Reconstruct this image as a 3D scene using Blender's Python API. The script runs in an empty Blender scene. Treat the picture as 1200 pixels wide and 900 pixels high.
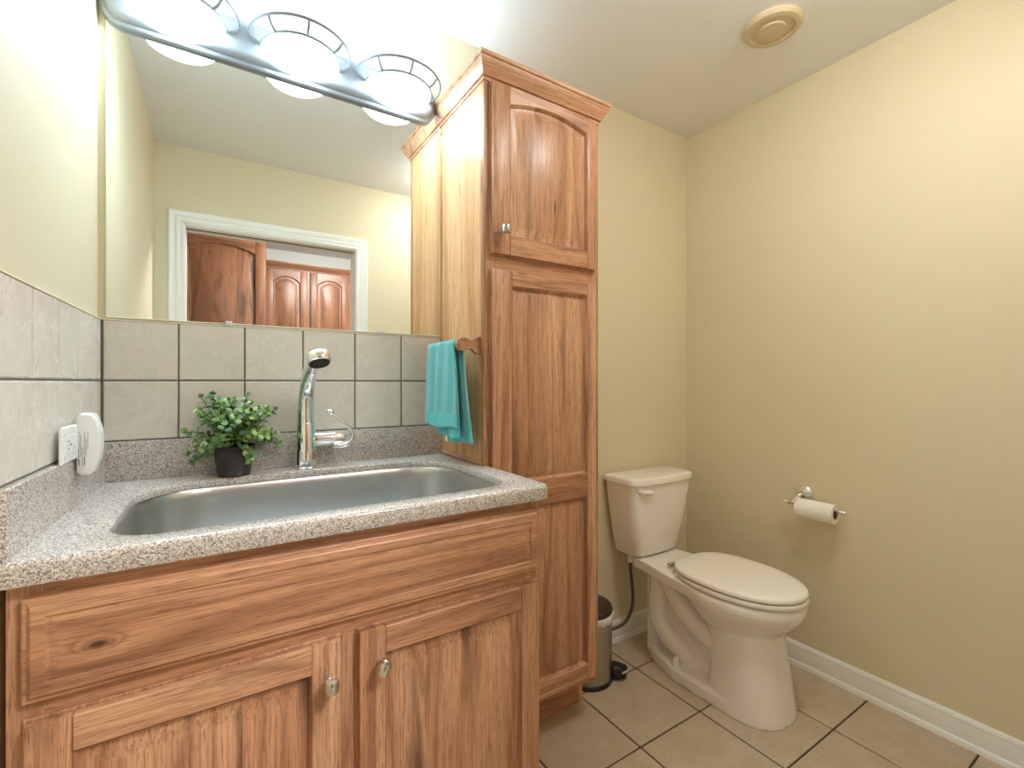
import bpy, bmesh, math, random
from mathutils import Vector, Matrix

scene = bpy.context.scene
COL = scene.collection
PI = math.pi

# ------------------------------------------------------------------ camera, world, light, exposure
cam_data = bpy.data.cameras.new('camera')
cam_data.sensor_fit = 'HORIZONTAL'
cam_data.sensor_width = 36.0
cam_data.lens = 548.0 / 1200.0 * 36.0
cam_data.clip_start = 0.02
cam_data.shift_y = -2.0 / 1200.0
cam = bpy.data.objects.new('camera', cam_data)
COL.objects.link(cam)
cam.location = (0, 0, 1.18)
cam.rotation_euler = (PI / 2, 0, -math.radians(32.65))
scene.camera = cam

world = bpy.data.worlds.new('world')
scene.world = world
world.use_nodes = True
world.node_tree.nodes['Background'].inputs[0].default_value = (0.75, 0.85, 1.0, 1)
world.node_tree.nodes['Background'].inputs[1].default_value = 0.0

scene.view_settings.view_transform = 'Standard'
scene.view_settings.look = 'None'
scene.view_settings.gamma = 1.0
scene.view_settings.use_curve_mapping = False
scene.view_settings.exposure = 1.28
scene.cycles.use_denoising = True
scene.cycles.max_bounces = 14
scene.cycles.diffuse_bounces = 8
scene.cycles.glossy_bounces = 6
scene.cycles.sample_clamp_indirect = 6.0

VANITY_GLOW = 20.0      # radiance of the frosted bowls above the mirror
VANITY_COL = (0.60, 0.85, 1.0)
FILL_DOME_GLOW = 18.0        # added ceiling dome out of view, brightens the bathroom
FILL_DOME_COL = (1.0, 0.98, 0.94)
HALL_FILL_GLOW = 70.0        # added hall dome out of view, brightens hall and bathroom
HALL_FILL_COL = (0.98, 0.98, 0.97)


# ------------------------------------------------------------------ small helpers
def lin(r, g, b):
    def f(c):
        c /= 255.0
        return c / 12.92 if c <= 0.04045 else ((c + 0.055) / 1.055) ** 2.4
    return (f(r), f(g), f(b), 1.0)


class NT:
    def __init__(self, name):
        self.mat = bpy.data.materials.new(name)
        self.mat.use_nodes = True
        self.t = self.mat.node_tree
        self.b = self.t.nodes['Principled BSDF']

    def n(self, kind, **kw):
        nd = self.t.nodes.new('ShaderNode' + kind)
        for k, v in kw.items():
            setattr(nd, k, v)
        return nd

    def link(self, a, b):
        self.t.links.new(a, b)

    def put(self, sock, v):
        if v is None:
            return
        if hasattr(v, 'is_output'):
            self.link(v, sock)
        else:
            sock.default_value = v

    def math(self, op, a, b=None, c=None):
        nd = self.n('Math', operation=op)
        for i, v in enumerate((a, b, c)):
            self.put(nd.inputs[i], v)
        return nd.outputs[0]

    def vec(self, x, y, z):
        nd = self.n('CombineXYZ')
        for i, v in enumerate((x, y, z)):
            self.put(nd.inputs[i], v)
        return nd.outputs[0]

    def vmath(self, op, a, b):
        nd = self.n('VectorMath', operation=op)
        self.put(nd.inputs[0], a)
        self.put(nd.inputs[1], b)
        return nd.outputs[0]

    def noise(self, v, scale=5, detail=3, rough=0.5, dist=0.0):
        nd = self.n('TexNoise')
        self.put(nd.inputs['Vector'], v)
        nd.inputs['Scale'].default_value = scale
        nd.inputs['Detail'].default_value = detail
        nd.inputs['Roughness'].default_value = rough
        nd.inputs['Distortion'].default_value = dist
        return nd.outputs['Fac']

    def ramp(self, f, stops, interp='LINEAR'):
        nd = self.n('ValToRGB')
        cr = nd.color_ramp
        cr.interpolation = interp
        while len(cr.elements) < len(stops):
            cr.elements.new(0.5)
        for e, (p, c) in zip(cr.elements, stops):
            e.position = p
            e.color = c if len(c) == 4 else (*c, 1)
        self.put(nd.inputs[0], f)
        return nd.outputs[0]

    def mix(self, f, a, b, mode='MIX'):
        nd = self.n('Mix', data_type='RGBA', blend_type=mode)
        self.put(nd.inputs[0], f)
        self.put(nd.inputs[6], a)
        self.put(nd.inputs[7], b)
        return nd.outputs[2]

    def bump(self, h, strength=0.3, dist=0.002):
        nd = self.n('Bump')
        nd.inputs['Strength'].default_value = strength
        nd.inputs['Distance'].default_value = dist
        self.link(h, nd.inputs['Height'])
        self.link(nd.outputs[0], self.b.inputs['Normal'])

    def obj(self):
        return self.n('TexCoord').outputs['Object']

    def set(self, **kw):
        names = {'col': 'Base Color', 'rough': 'Roughness', 'metal': 'Metallic', 'spec': 'Specular IOR Level',
                 'coat': 'Coat Weight', 'coatr': 'Coat Roughness', 'emit': 'Emission Color', 'emits': 'Emission Strength',
                 'sheen': 'Sheen Weight', 'sss': 'Subsurface Weight', 'trans': 'Transmission Weight', 'ior': 'IOR',
                 'aniso': 'Anisotropic', 'alpha': 'Alpha'}
        for k, v in kw.items():
            self.put(self.b.inputs[names[k]], v)
        return self.mat


def plain(name, col, rough=0.5, metal=0.0, bumpy=0.0, **kw):
    m = NT(name)
    m.set(col=col, rough=rough, metal=metal, **kw)
    o = m.obj()
    f = m.noise(o, 60, 2)
    m.set(rough=m.math('ADD', m.math('MULTIPLY', f, 0.06), max(rough - 0.03, 0.0)))
    if bumpy:
        m.bump(m.noise(o, 400, 2), bumpy, 0.001)
    return m.mat


def paint(name, col, rough=0.55, bump=0.12):
    m = NT(name)
    o = m.obj()
    f = m.noise(o, 2.2, 2)
    c2 = tuple(x * 0.955 for x in col[:3]) + (1,)
    m.set(col=m.mix(f, col, c2), rough=rough, spec=0.35)
    m.bump(m.noise(o, 170, 3), bump, 0.0015)
    return m.mat


def wood(name, grain, across, pal, stave=0.075, rough=0.36, dark_amt=0.5, seedk=1.0, hw_th=0.60, knot=None):
    """pal = light, mid, dark, heart"""
    m = NT(name)
    sp = m.n('SeparateXYZ')
    m.link(m.obj(), sp.inputs[0])
    ax = {'X': sp.outputs[0], 'Y': sp.outputs[1], 'Z': sp.outputs[2]}
    third = [k for k in 'XYZ' if k not in (grain, across)][0]
    g, a, b = ax[grain], ax[across], ax[third]
    info = m.n('ObjectInfo')
    rnd = m.math('MULTIPLY', info.outputs['Random'], 37.0 * seedk)
    # glued staves of unlike tone
    wob = m.math('MULTIPLY', m.noise(m.vec(a, b, m.math('MULTIPLY', g, 0.3)), 1.5, 1), 0.25)
    sid = m.math('FLOOR', m.math('ADD', m.math('ADD', m.math('DIVIDE', a, stave), rnd), wob))
    wn = m.n('TexWhiteNoise', noise_dimensions='1D')
    m.link(m.math('ADD', sid, m.math('MULTIPLY', rnd, 3.1)), wn.inputs['W'])
    off = m.vmath('MULTIPLY', wn.outputs['Color'], (9.0, 9.0, 9.0))
    p = m.vmath('ADD', m.vec(a, b, m.math('MULTIPLY', g, 0.09)), off)
    fig = m.noise(p, 6.5, 2, 0.45, 0.35)
    if knot:
        ka = m.math('DIVIDE', m.math('SUBTRACT', g, knot[0]), knot[2])
        kb = m.math('DIVIDE', m.math('SUBTRACT', a, knot[1]), knot[3])
        kd = m.math('SQRT', m.math('ADD', m.math('MULTIPLY', ka, ka), m.math('MULTIPLY', kb, kb)))
        kd = m.math('ADD', kd, m.math('MULTIPLY', m.math('SUBTRACT', m.noise(m.obj(), 60, 2), 0.5), 0.5))
        fig = m.math('ADD', fig, m.math('DIVIDE', 0.30, m.math('ADD', 0.35, m.math('MULTIPLY', kd, kd))))
    rings = m.math('PINGPONG', m.math('MULTIPLY', fig, 13.0), 1.0)
    rings = m.math('POWER', rings, 2.6)
    pf = m.vec(m.math('MULTIPLY', a, 260.0), m.math('MULTIPLY', b, 260.0), m.math('MULTIPLY', g, 7.0))
    fib = m.noise(pf, 1.0, 3, 0.6)
    pf2 = m.vec(m.math('MULTIPLY', a, 700.0), m.math('MULTIPLY', b, 700.0), m.math('MULTIPLY', g, 30.0))
    pore = m.noise(pf2, 1.0, 1, 0.5)
    light, mid, dark, heart = pal
    base = m.mix(wn.outputs['Value'], light, mid)
    broad = m.noise(p, 2.6, 2)
    base = m.mix(m.ramp(broad, [(0.35, (0, 0, 0)), (0.7, (1, 1, 1))]), base, mid)
    base = m.mix(m.math('MULTIPLY', rings, 0.66), base, dark)
    base = m.mix(m.ramp(fib, [(0.44, (0, 0, 0)), (0.68, (0.62, 0.62, 0.62))]), base, dark)
    base = m.mix(m.ramp(pore, [(0.58, (0, 0, 0)), (0.72, (0.6, 0.6, 0.6))]), base, heart)
    # heartwood streaks
    ph = m.vmath('ADD', m.vec(m.math('MULTIPLY', a, 9.0), m.math('MULTIPLY', b, 9.0), m.math('MULTIPLY', g, 1.3)), off)
    hw = m.noise(ph, 1.0, 3, 0.55, 0.4)
    base = m.mix(m.ramp(hw, [(hw_th, (0, 0, 0)), (hw_th + 0.09, (dark_amt,) * 3)]), base, heart)
    # small dark flecks
    pk = m.vec(m.math('MULTIPLY', a, 20.0), m.math('MULTIPLY', b, 20.0), m.math('MULTIPLY', g, 5.0))
    vo = m.n('TexVoronoi')
    m.link(m.vmath('ADD', pk, off), vo.inputs['Vector'])
    vo.inputs['Scale'].default_value = 1.0
    gate = m.ramp(m.noise(ph, 1.7, 1), [(0.58, (0, 0, 0)), (0.62, (1, 1, 1))])
    kn = m.ramp(vo.outputs['Distance'], [(0.06, (0.85,) * 3), (0.16, (0, 0, 0))])
    base = m.mix(m.math('MULTIPLY', kn, gate), base, lin(70, 40, 24))
    if knot:
        base = m.mix(m.ramp(m.math('MULTIPLY', kd, 0.25), [(0.08, (0.95,) * 3), (0.16, (0.45,) * 3), (0.34, (0, 0, 0))]), base, lin(74, 42, 28))
    m.set(col=base, rough=m.math('ADD', m.math('MULTIPLY', fib, 0.12), rough - 0.06), spec=0.45)
    m.bump(fib, 0.10, 0.001)
    return m.mat


# ------------------------------------------------------------------ materials
PAL = (lin(222, 177, 141), lin(199, 147, 112), lin(136, 88, 61), lin(90, 56, 41))
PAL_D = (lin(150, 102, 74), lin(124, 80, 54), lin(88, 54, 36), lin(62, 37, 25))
M = {}
M['wood_v'] = wood('hickory_upright', 'Z', 'X', PAL)
M['wood_h'] = wood('hickory_level', 'X', 'Z', PAL, stave=0.06)
M['wood_k'] = wood('hickory_knotty', 'X', 'Z', PAL, stave=0.09, knot=(-.1447 - .21975, .783, .020, .0085))
M['wood_p'] = wood('hickory_panel', 'Z', 'X', PAL, stave=0.085, dark_amt=0.8, hw_th=0.54)
M['wood_s'] = wood('hickory_side', 'Z', 'Y', (lin(238, 190, 142), lin(226, 172, 122), lin(186, 130, 86), lin(158, 104, 66)), stave=0.09, dark_amt=0.1)
M['wood_y'] = wood('hickory_depth', 'Y', 'Z', PAL, stave=0.05)
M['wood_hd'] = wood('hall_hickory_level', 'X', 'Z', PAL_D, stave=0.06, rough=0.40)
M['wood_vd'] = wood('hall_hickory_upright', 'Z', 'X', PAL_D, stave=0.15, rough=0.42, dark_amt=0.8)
M['wall'] = paint('beige_wall_paint', lin(222, 211, 182), 0.5)
M['ceil'] = paint('ceiling_paint', lin(234, 235, 236), 0.75)
M['trim'] = plain('white_trim_paint', lin(236, 236, 233), 0.32)
M['hall_wall'] = paint('hall_grey_paint', lin(198, 198, 196), 0.6)
M['ceramic'] = plain('biscuit_ceramic', lin(242, 237, 232), 0.09, coat=0.5, coatr=0.04)
M['seat'] = plain('biscuit_seat_plastic', lin(242, 238, 230), 0.2)
M['chrome'] = plain('chrome', (0.86, 0.87, 0.88, 1), 0.06, 1.0)
M['nickel'] = plain('satin_nickel', (0.62, 0.61, 0.58, 1), 0.22, 1.0)
M['fixture'] = plain('grey_lamp_metal', lin(140, 142, 146), 0.5, 0.45)
M['black'] = plain('black_plastic', lin(30, 27, 26), 0.35)
M['brownlid'] = plain('dark_brown_lid', lin(62, 46, 40), 0.4)
M['white_pl'] = plain('white_plastic', lin(236, 237, 236), 0.28)
M['slot'] = plain('dark_slot', lin(40, 38, 36), 0.6)
M['ink'] = plain('grey_print', lin(70, 72, 76), 0.6)
M['pot'] = plain('dark_brown_pot', lin(52, 40, 36), 0.42)
M['soil'] = plain('potting_soil', lin(48, 36, 26), 0.9, bumpy=0.8)
M['stem'] = plain('plant_stem', lin(70, 74, 40), 0.6)
M['caulk'] = plain('cream_caulk', lin(238, 232, 214), 0.5)
M['clip'] = plain('clear_clip', lin(214, 216, 214), 0.1, coat=0.6)
M['vent'] = plain('cream_fitting', lin(206, 190, 158), 0.5)
M['hose'] = plain('braided_hose', lin(92, 84, 76), 0.42, 0.55, bumpy=0.6)
M['bag'] = plain('white_bin_bag', lin(228, 228, 228), 0.3)

m = NT('steel_brushed')
o = m.obj()
sp = m.n('SeparateXYZ'); m.link(o, sp.inputs[0])
f = m.noise(m.vec(m.math('MULTIPLY', sp.outputs[0], 6), m.math('MULTIPLY', sp.outputs[1], 6), m.math('MULTIPLY', sp.outputs[2], 420)), 1, 3)
m.set(col=m.mix(f, (0.64, 0.645, 0.64, 1), (0.66, 0.665, 0.66, 1)), metal=1.0, rough=0.29)
M['steel'] = m.mat
m = NT('bin_steel')
o = m.obj()
sp = m.n('SeparateXYZ'); m.link(o, sp.inputs[0])
f = m.noise(m.vec(m.math('MULTIPLY', sp.outputs[0], 8), m.math('MULTIPLY', sp.outputs[1], 8), m.math('MULTIPLY', sp.outputs[2], 500)), 1, 2)
m.set(col=m.mix(f, (0.40, 0.39, 0.37, 1), (0.52, 0.50, 0.47, 1)), metal=1.0, rough=0.3)
M['bin'] = m.mat

m = NT('mirror_silver')
o = m.obj()
m.set(col=m.mix(m.noise(o, 3, 1), (0.90, 0.925, 0.91, 1), (0.905, 0.93, 0.915, 1)), metal=1.0, rough=0.0)
M['mirror'] = m.mat

m = NT('granite')
o = m.obj()
v1 = m.n('TexVoronoi'); v1.inputs['Scale'].default_value = 430; m.link(o, v1.inputs['Vector'])
s1 = m.n('SeparateColor'); m.link(v1.outputs['Color'], s1.inputs[0])
v2 = m.n('TexVoronoi'); v2.inputs['Scale'].default_value = 700; m.link(o, v2.inputs['Vector'])
s2 = m.n('SeparateColor'); m.link(v2.outputs['Color'], s2.inputs[0])
c = m.ramp(s1.outputs[0], [(0.0, lin(120, 108, 103)), (0.10, lin(168, 156, 149)), (0.28, lin(198, 188, 181)), (0.62, lin(212, 205, 199)), (0.86, lin(230, 226, 222))], 'CONSTANT')
c = m.mix(m.ramp(s2.outputs[1], [(0.0, (1, 1, 1)), (0.10, (0, 0, 0))], 'CONSTANT'), c, lin(84, 74, 71))
c = m.mix(m.math('MULTIPLY', m.noise(o, 40, 2), 0.3), c, lin(204, 195, 188))
m.set(col=c, rough=0.2, spec=0.5)
M['granite'] = m.mat


def tile_mat(name, a, b, vein, scale, rough):
    m = NT(name)
    geo = m.n('NewGeometry')
    r = geo.outputs['Random Per Island']
    o = m.vmath('ADD', m.obj(), m.vec(m.math('MULTIPLY', r, 31.0), m.math('MULTIPLY', r, 17.0), m.math('MULTIPLY', r, 53.0)))
    c = m.mix(m.noise(o, scale, 5, 0.65, 0.6), a, b)
    c = m.mix(m.ramp(m.noise(o, scale * 6, 4, 0.7), [(0.5, (0, 0, 0)), (0.75, (0.5,) * 3)]), c, b)
    vn = m.noise(o, scale * 0.55, 4, 0.6, 1.1)
    band = m.ramp(m.math('ABSOLUTE', m.math('SUBTRACT', vn, 0.5)), [(0.0, (0.5,) * 3), (0.009, (0, 0, 0))])
    c = m.mix(band, c, vein)
    c = m.mix(m.math('MULTIPLY', r, 0.22), c, b)
    m.set(col=c, rough=m.math('ADD', m.math('MULTIPLY', vn, 0.1), rough), spec=0.45)
    m.bump(m.noise(o, scale * 2, 4), 0.075, 0.003)
    return m.mat


M['tile'] = tile_mat('wall_tile_glaze', lin(233, 228, 221), lin(210, 202, 192), lin(244, 241, 237), 12, 0.22)
M['grout'] = plain('grey_grout', lin(112, 107, 105), 0.85)
M['ftile'] = tile_mat('floor_tile_glaze', lin(216, 199, 176), lin(168, 147, 123), lin(208, 190, 166), 13, 0.36)
M['fgrout'] = plain('dark_floor_grout', lin(76, 62, 52), 0.9)


def emitter(name, col, strength):
    m = NT(name)
    o = m.obj()
    f = m.noise(o, 9, 1)
    m.set(col=(0.9, 0.9, 0.88, 1), rough=0.4, emit=m.mix(m.math('MULTIPLY', f, 0.1), (*col, 1), (1, 1, 1, 1)), emits=strength)
    return m.mat


M['glow'] = emitter('frosted_lit_glass', VANITY_COL, VANITY_GLOW)
M['dome'] = emitter('fill_dome_glass', FILL_DOME_COL, FILL_DOME_GLOW)
M['hall_fill_dome'] = emitter('hall_fill_glass', HALL_FILL_COL, HALL_FILL_GLOW)

m = NT('turquoise_terry')
o = m.obj()
sp = m.n('SeparateXYZ'); m.link(o, sp.inputs[0])
st = m.math('PINGPONG', m.math('ADD', m.math('DIVIDE', sp.outputs[1], 0.034), 0.3), 1.0)
stripe = m.ramp(st, [(0.42, (0, 0, 0)), (0.62, (1, 1, 1))])
fz = m.noise(o, 420, 3, 0.7)
c = m.mix(m.math('MULTIPLY', stripe, 0.42), lin(92, 194, 199), lin(186, 226, 227))
c = m.mix(m.math('MULTIPLY', fz, 0.5), c, lin(70, 176, 184))
m.set(col=c, rough=0.95, sheen=0.4, spec=0.1)
m.bump(fz, 0.9, 0.004)
M['terry'] = m.mat
M['hem'] = plain('turquoise_hem', lin(112, 200, 204), 0.9, bumpy=0.5)

m = NT('toilet_paper')
o = m.obj()
m.set(col=m.mix(m.noise(o, 30, 3), lin(244, 242, 236), lin(234, 231, 224)), rough=0.95, spec=0.1)
m.bump(m.noise(o, 260, 2), 0.4, 0.002)
M['paper'] = m.mat
M['card'] = plain('card_tube', lin(150, 120, 90), 0.9)

m = NT('plant_leaf')
geo = m.n('NewGeometry')
c = m.ramp(geo.outputs['Random Per Island'], [(0.0, lin(52, 82, 44)), (0.25, lin(84, 124, 58)), (0.5, lin(136, 170, 88)), (0.72, lin(186, 206, 132)), (0.86, lin(124, 164, 142)), (1.0, lin(66, 100, 60))])
c = m.mix(m.math('MULTIPLY', m.noise(m.obj(), 150, 2), 0.35), c, lin(150, 176, 110))
m.set(col=c, rough=0.42, spec=0.4)
M['leaf'] = m.mat


# ------------------------------------------------------------------ object helpers
def root_loc(o):
    v = Vector((0, 0, 0))
    while o is not None:
        v += o.location
        o = o.parent
    return v


def thing(name, label, cat, loc=(0, 0, 0), group=None):
    o = bpy.data.objects.new(name, None)
    o.empty_display_size = 0.05
    COL.objects.link(o)
    o.location = loc
    o['label'] = label
    o['category'] = cat
    if group:
        o['group'] = group
    return o


def obj(name, bm, mats, parent=None, loc=None, smooth=35, kind=None, label=None, cat=None, group=None, normals=True):
    """world-space bmesh -> ONE mesh object; its origin is its parent's origin (or loc)"""
    if normals:
        bmesh.ops.recalc_face_normals(bm, faces=bm.faces)
    base = root_loc(parent) if parent else Vector(loc or (0, 0, 0))
    bmesh.ops.translate(bm, verts=bm.verts, vec=-base)
    me = bpy.data.meshes.new(name)
    bm.to_mesh(me)
    bm.free()
    if not isinstance(mats, (list, tuple)):
        mats = [mats]
    for mt in mats:
        me.materials.append(mt)
    if smooth:
        me.polygons.foreach_set('use_smooth', [True] * len(me.polygons))
        me.set_sharp_from_angle(angle=math.radians(smooth))
    o = bpy.data.objects.new(name, me)
    COL.objects.link(o)
    if parent:
        o.parent = parent
    else:
        o.location = base
    if kind:
        o['kind'] = kind
    if label:
        o['label'] = label
    if cat:
        o['category'] = cat
    if group:
        o['group'] = group
    return o


def B():
    return bmesh.new()


def box(bm, x0, x1, y0, y1, z0, z1, mi=0, bev=0.0, seg=2):
    vs = [bm.verts.new((x, y, z)) for x in (x0, x1) for y in (y0, y1) for z in (z0, z1)]
    idx = [(0, 1, 3, 2), (4, 6, 7, 5), (0, 4, 5, 1), (2, 3, 7, 6), (0, 2, 6, 4), (1, 5, 7, 3)]
    fs = [bm.faces.new([vs[i] for i in q]) for q in idx]
    for f in fs:
        f.material_index = mi
    if bev:
        es = list({e for f in fs for e in f.edges})
        r = bmesh.ops.bevel(bm, geom=es, offset=bev, segments=seg, affect='EDGES', profile=0.5)
        for f in r['faces']:
            f.material_index = mi
    return vs


def loft(bm, rings, cap0=True, cap1=True, closed=True, mi=0):
    rv = [[bm.verts.new(p) for p in r] for r in rings]
    n = len(rv[0])
    for a, b in zip(rv, rv[1:]):
        for i in range(n if closed else n - 1):
            j = (i + 1) % n
            f = bm.faces.new((a[i], a[j], b[j], b[i]))
            f.material_index = mi
    if cap0:
        bm.faces.new(rv[0][::-1]).material_index = mi
    if cap1:
        bm.faces.new(rv[-1]).material_index = mi
    return rv


def smooth_path(pts, sub=6):
    P = [Vector(p) for p in pts]
    if sub <= 1:
        return P
    out = []
    for i in range(len(P) - 1):
        p0, p1, p2, p3 = P[max(i - 1, 0)], P[i], P[i + 1], P[min(i + 2, len(P) - 1)]
        for k in range(sub):
            t = k / sub
            out.append(0.5 * ((2 * p1) + (p2 - p0) * t + (2 * p0 - 5 * p1 + 4 * p2 - p3) * t * t + (3 * p1 - p0 - 3 * p2 + p3) * t ** 3))
    out.append(P[-1])
    return out


def tube(bm, pts, r, n=12, sub=1, mi=0, cap=True):
    P = smooth_path(pts, sub)
    if isinstance(r, (list, tuple)):
        R = []
        for i in range(len(P)):
            u = i / (len(P) - 1) * (len(r) - 1)
            k = min(int(u), len(r) - 2)
            R.append(r[k] + (r[k + 1] - r[k]) * (u - k))
    else:
        R = [r] * len(P)
    rings = []
    up = None
    for i, p in enumerate(P):
        t = (P[min(i + 1, len(P) - 1)] - P[max(i - 1, 0)]).normalized()
        if up is None:
            up = Vector((0, 0, 1)) if abs(t.z) < 0.9 else Vector((1, 0, 0))
        s = t.cross(up).normalized()
        up = s.cross(t).normalized()
        rings.append([p + (s * math.cos(2 * PI * k / n) + up * math.sin(2 * PI * k / n)) * R[i] for k in range(n)])
    return loft(bm, rings, cap, cap, mi=mi)


def lathe(bm, prof, c=(0, 0, 0), axis='Z', n=32, mi=0, cap0=True, cap1=True, mat=None):
    rings = []
    for r, h in prof:
        ring = []
        for k in range(n):
            a = 2 * PI * k / n
            x, y = r * math.cos(a), r * math.sin(a)
            v = {'Z': (x, y, h), 'Y': (x, h, y), 'X': (h, x, y)}[axis]
            v = Vector(v)
            if mat is not None:
                v = mat @ v
            ring.append(v + Vector(c))
        rings.append(ring)
    return loft(bm, rings, cap0, cap1, mi=mi)


def prism(bm, poly, fn, d0, d1, mi=0):
    """poly 2D points; fn(u, v, d) -> 3D"""
    return loft(bm, [[fn(u, v, d0) for u, v in poly], [fn(u, v, d1) for u, v in poly]], mi=mi)


def ellipsoid(bm, c, r, u=20, v=12, mi=0, mat=None):
    rings = []
    for j in range(1, v):
        ph = PI * j / v - PI / 2
        ring = []
        for k in range(u):
            a = 2 * PI * k / u
            p = Vector((r[0] * math.cos(ph) * math.cos(a), r[1] * math.cos(ph) * math.sin(a), r[2] * math.sin(ph)))
            if mat is not None:
                p = mat @ p
            ring.append(p + Vector(c))
        rings.append(ring)
    loft(bm, rings, mi=mi)


def XL(y):
    """left wall tile face: the wall runs a little out of square near the vanity"""
    if y >= 0.93:
        return -0.232 - 0.0294 * (1.543 - y)
    return -0.250 + 0.0056 * (0.93 - y)


# ------------------------------------------------------------------ the setting
H = 2.44
XR = 2.067
YB = 1.550       # plaster of the wall behind vanity and toilet
YF = 0.036       # plaster of the wall with the doorway, bathroom side
HX0, HX1, HY0, HY1 = -1.3, 2.3, -1.86, -0.084

bm = B()
box(bm, HX0 - .1, HX1 + .1, HY0 - .1, YB + .1, -0.06, -0.004, mi=1)
gx = [1.167 + .3055 * k for k in range(-9, 5)]
gy = [0.75 + .300 * k for k in range(-9, 4)]
for i in range(len(gx) - 1):
    for j in range(len(gy) - 1):
        box(bm, gx[i] + .003, min(gx[i + 1] - .003, HX1 + .09), max(gy[j] + .003, HY0 - .09), min(gy[j + 1] - .003, YB + .09), -0.012, 0.0, mi=0, bev=.0018, seg=1)
obj('floor', bm, [M['ftile'], M['fgrout']], kind='structure')

bm = B()
box(bm, HX0 - .1, HX1 + .1, HY0 - .1, YB + .1, H, H + .08)
obj('ceiling', bm, M['ceil'], kind='structure')

bm = B()
box(bm, -0.4, XR + .12, YB, YB + .1, -0.004, H)
obj('wall_back', bm, M['wall'], kind='structure')
bm = B()
box(bm, XR, XR + .1, YF, YB, -0.004, H)
obj('wall_right', bm, M['wall'], kind='structure')
bm = B()
ys = [YF, 0.3, 0.6, 0.8, 0.9, 0.96, 1.05, 1.25, YB]
poly = [(XL(y) - .010, y) for y in ys] + [(-0.38, YB), (-0.38, YF)]
prism(bm, poly, lambda u, v, d: (u, v, d), -0.004, H)
obj('wall_left', bm, M['wall'], kind='structure')

DX0, DX1, DZ = -0.128, 0.775, 2.03
bm = B()
box(bm, HX0, DX0, HY1, YF, -0.004, H)
box(bm, DX1, HX1, HY1, YF, -0.004, H)
box(bm, DX0, DX1, HY1, YF, DZ, H)
obj('wall_front', bm, M['wall'], kind='structure')
for nm, a in (('wall_hall_back', (HX0 - .1, HX1 + .1, HY0 - .1, HY0)), ('wall_hall_left', (HX0 - .1, HX0, HY0, HY1)), ('wall_hall_right', (HX1, HX1 + .1, HY0, HY1))):
    bm = B()
    box(bm, a[0], a[1], a[2], a[3], -0.004, H)
    obj(nm, bm, M['hall_wall'], kind='structure')

# door lining and stepped casing around the opening
bm = B()
box(bm, DX0, DX0 + .008, HY1 - .002, YF + .002, 0, DZ)
box(bm, DX1 - .008, DX1, HY1 - .002, YF + .002, 0, DZ)
box(bm, DX0, DX1, HY1 - .002, -0.045, DZ - .012, DZ)
box(bm, DX0, DX1, -0.005, YF + .002, DZ - .012, DZ)
obj('trim_1', bm, M['trim'], kind='structure')
bm = B()
box(bm, DX0 + .008, DX1 - .008, -0.045, -0.005, DZ - .006, DZ - .001)
obj('trim_2', bm, M['slot'], kind='structure')
bm = B()
prof = [(0.0, 0.0), (0.0, 0.011), (0.010, 0.016), (0.018, 0.013), (0.024, 0.0165), (0.034, 0.017), (0.040, 0.013), (0.050, 0.0185), (0.066, 0.019), (0.072, 0.015), (0.072, 0.0)]
rings = []
for (sx, zz) in ((0, 'b'), (0, 't'), (1, 't'), (1, 'b')):
    ring = []
    for u, dpt in prof:
        x = (DX0 + .004 - u) if sx == 0 else (DX1 - .004 + u)
        z = 0.0 if zz == 'b' else DZ - .008 + u
        ring.append((x, YF + dpt, z))
    rings.append(ring)
loft(bm, rings)
obj('trim_3', bm, M['trim'], kind='structure')

# baseboards with a bead and a shoe strip
bprof = [(0, 0), (.024, 0), (.024, .010), (.020, .018), (.014, .020), (.014, .066), (.011, .074), (.012, .080), (.007, .090), (0, .092)]
bm = B()
loft(bm, [[(XR - d, YF + .02, z) for d, z in bprof], [(XR - d, YB, z) for d, z in bprof]])
obj('baseboard_right', bm, M['trim'], kind='structure')
bm = B()
loft(bm, [[(1.16, YB - d, z) for d, z in bprof], [(XR, YB - d, z) for d, z in bprof]])
obj('baseboard_back', bm, M['trim'], kind='structure')


# ------------------------------------------------------------------ wall tiles
def tile_quad(bm, fn, s0, s1, z0, z1, th):
    """a slightly cushioned tile; fn(s, depth, z) -> 3D, depth outward"""
    e = .0025
    loft(bm, [[fn(s0, 0, z0), fn(s1, 0, z0), fn(s1, 0, z1), fn(s0, 0, z1)],
              [fn(s0, th - e, z0), fn(s1, th - e, z0), fn(s1, th - e, z1), fn(s0, th - e, z1)],
              [fn(s0 + e, th, z0 + e), fn(s1 - e, th, z0 + e), fn(s1 - e, th, z1 - e), fn(s0 + e, th, z1 - e)]], cap0=False)


t = thing('tile_backsplash', 'two rows of square stone-look tiles along the back wall under the mirror', 'tiled backsplash', (-0.22, YB, 1.03))
bm = B()
xs = [-0.2335] + [-0.231 + .1546 * k for k in range(1, 6)] + [0.689]
fnb = lambda s, d, z: (s, 1.5485 - d, z)
for i in range(6):
    for z0, z1 in ((1.0315, 1.1825), (1.1865, 1.3375)):
        tile_quad(bm, fnb, xs[i] + .002, xs[i + 1] - .002, z0, z1, .0055)
obj('tiles', bm, M['tile'], t)
bm = B()
box(bm, -0.236, .689, 1.546, 1.5495, 1.028, 1.337)
obj('grout', bm, M['grout'], t)
bm = B()
box(bm, -0.236, .689, 1.5425, 1.5495, 1.3378, 1.3395, bev=.0006, seg=1)
obj('top_bead', bm, M['caulk'], t)

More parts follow.
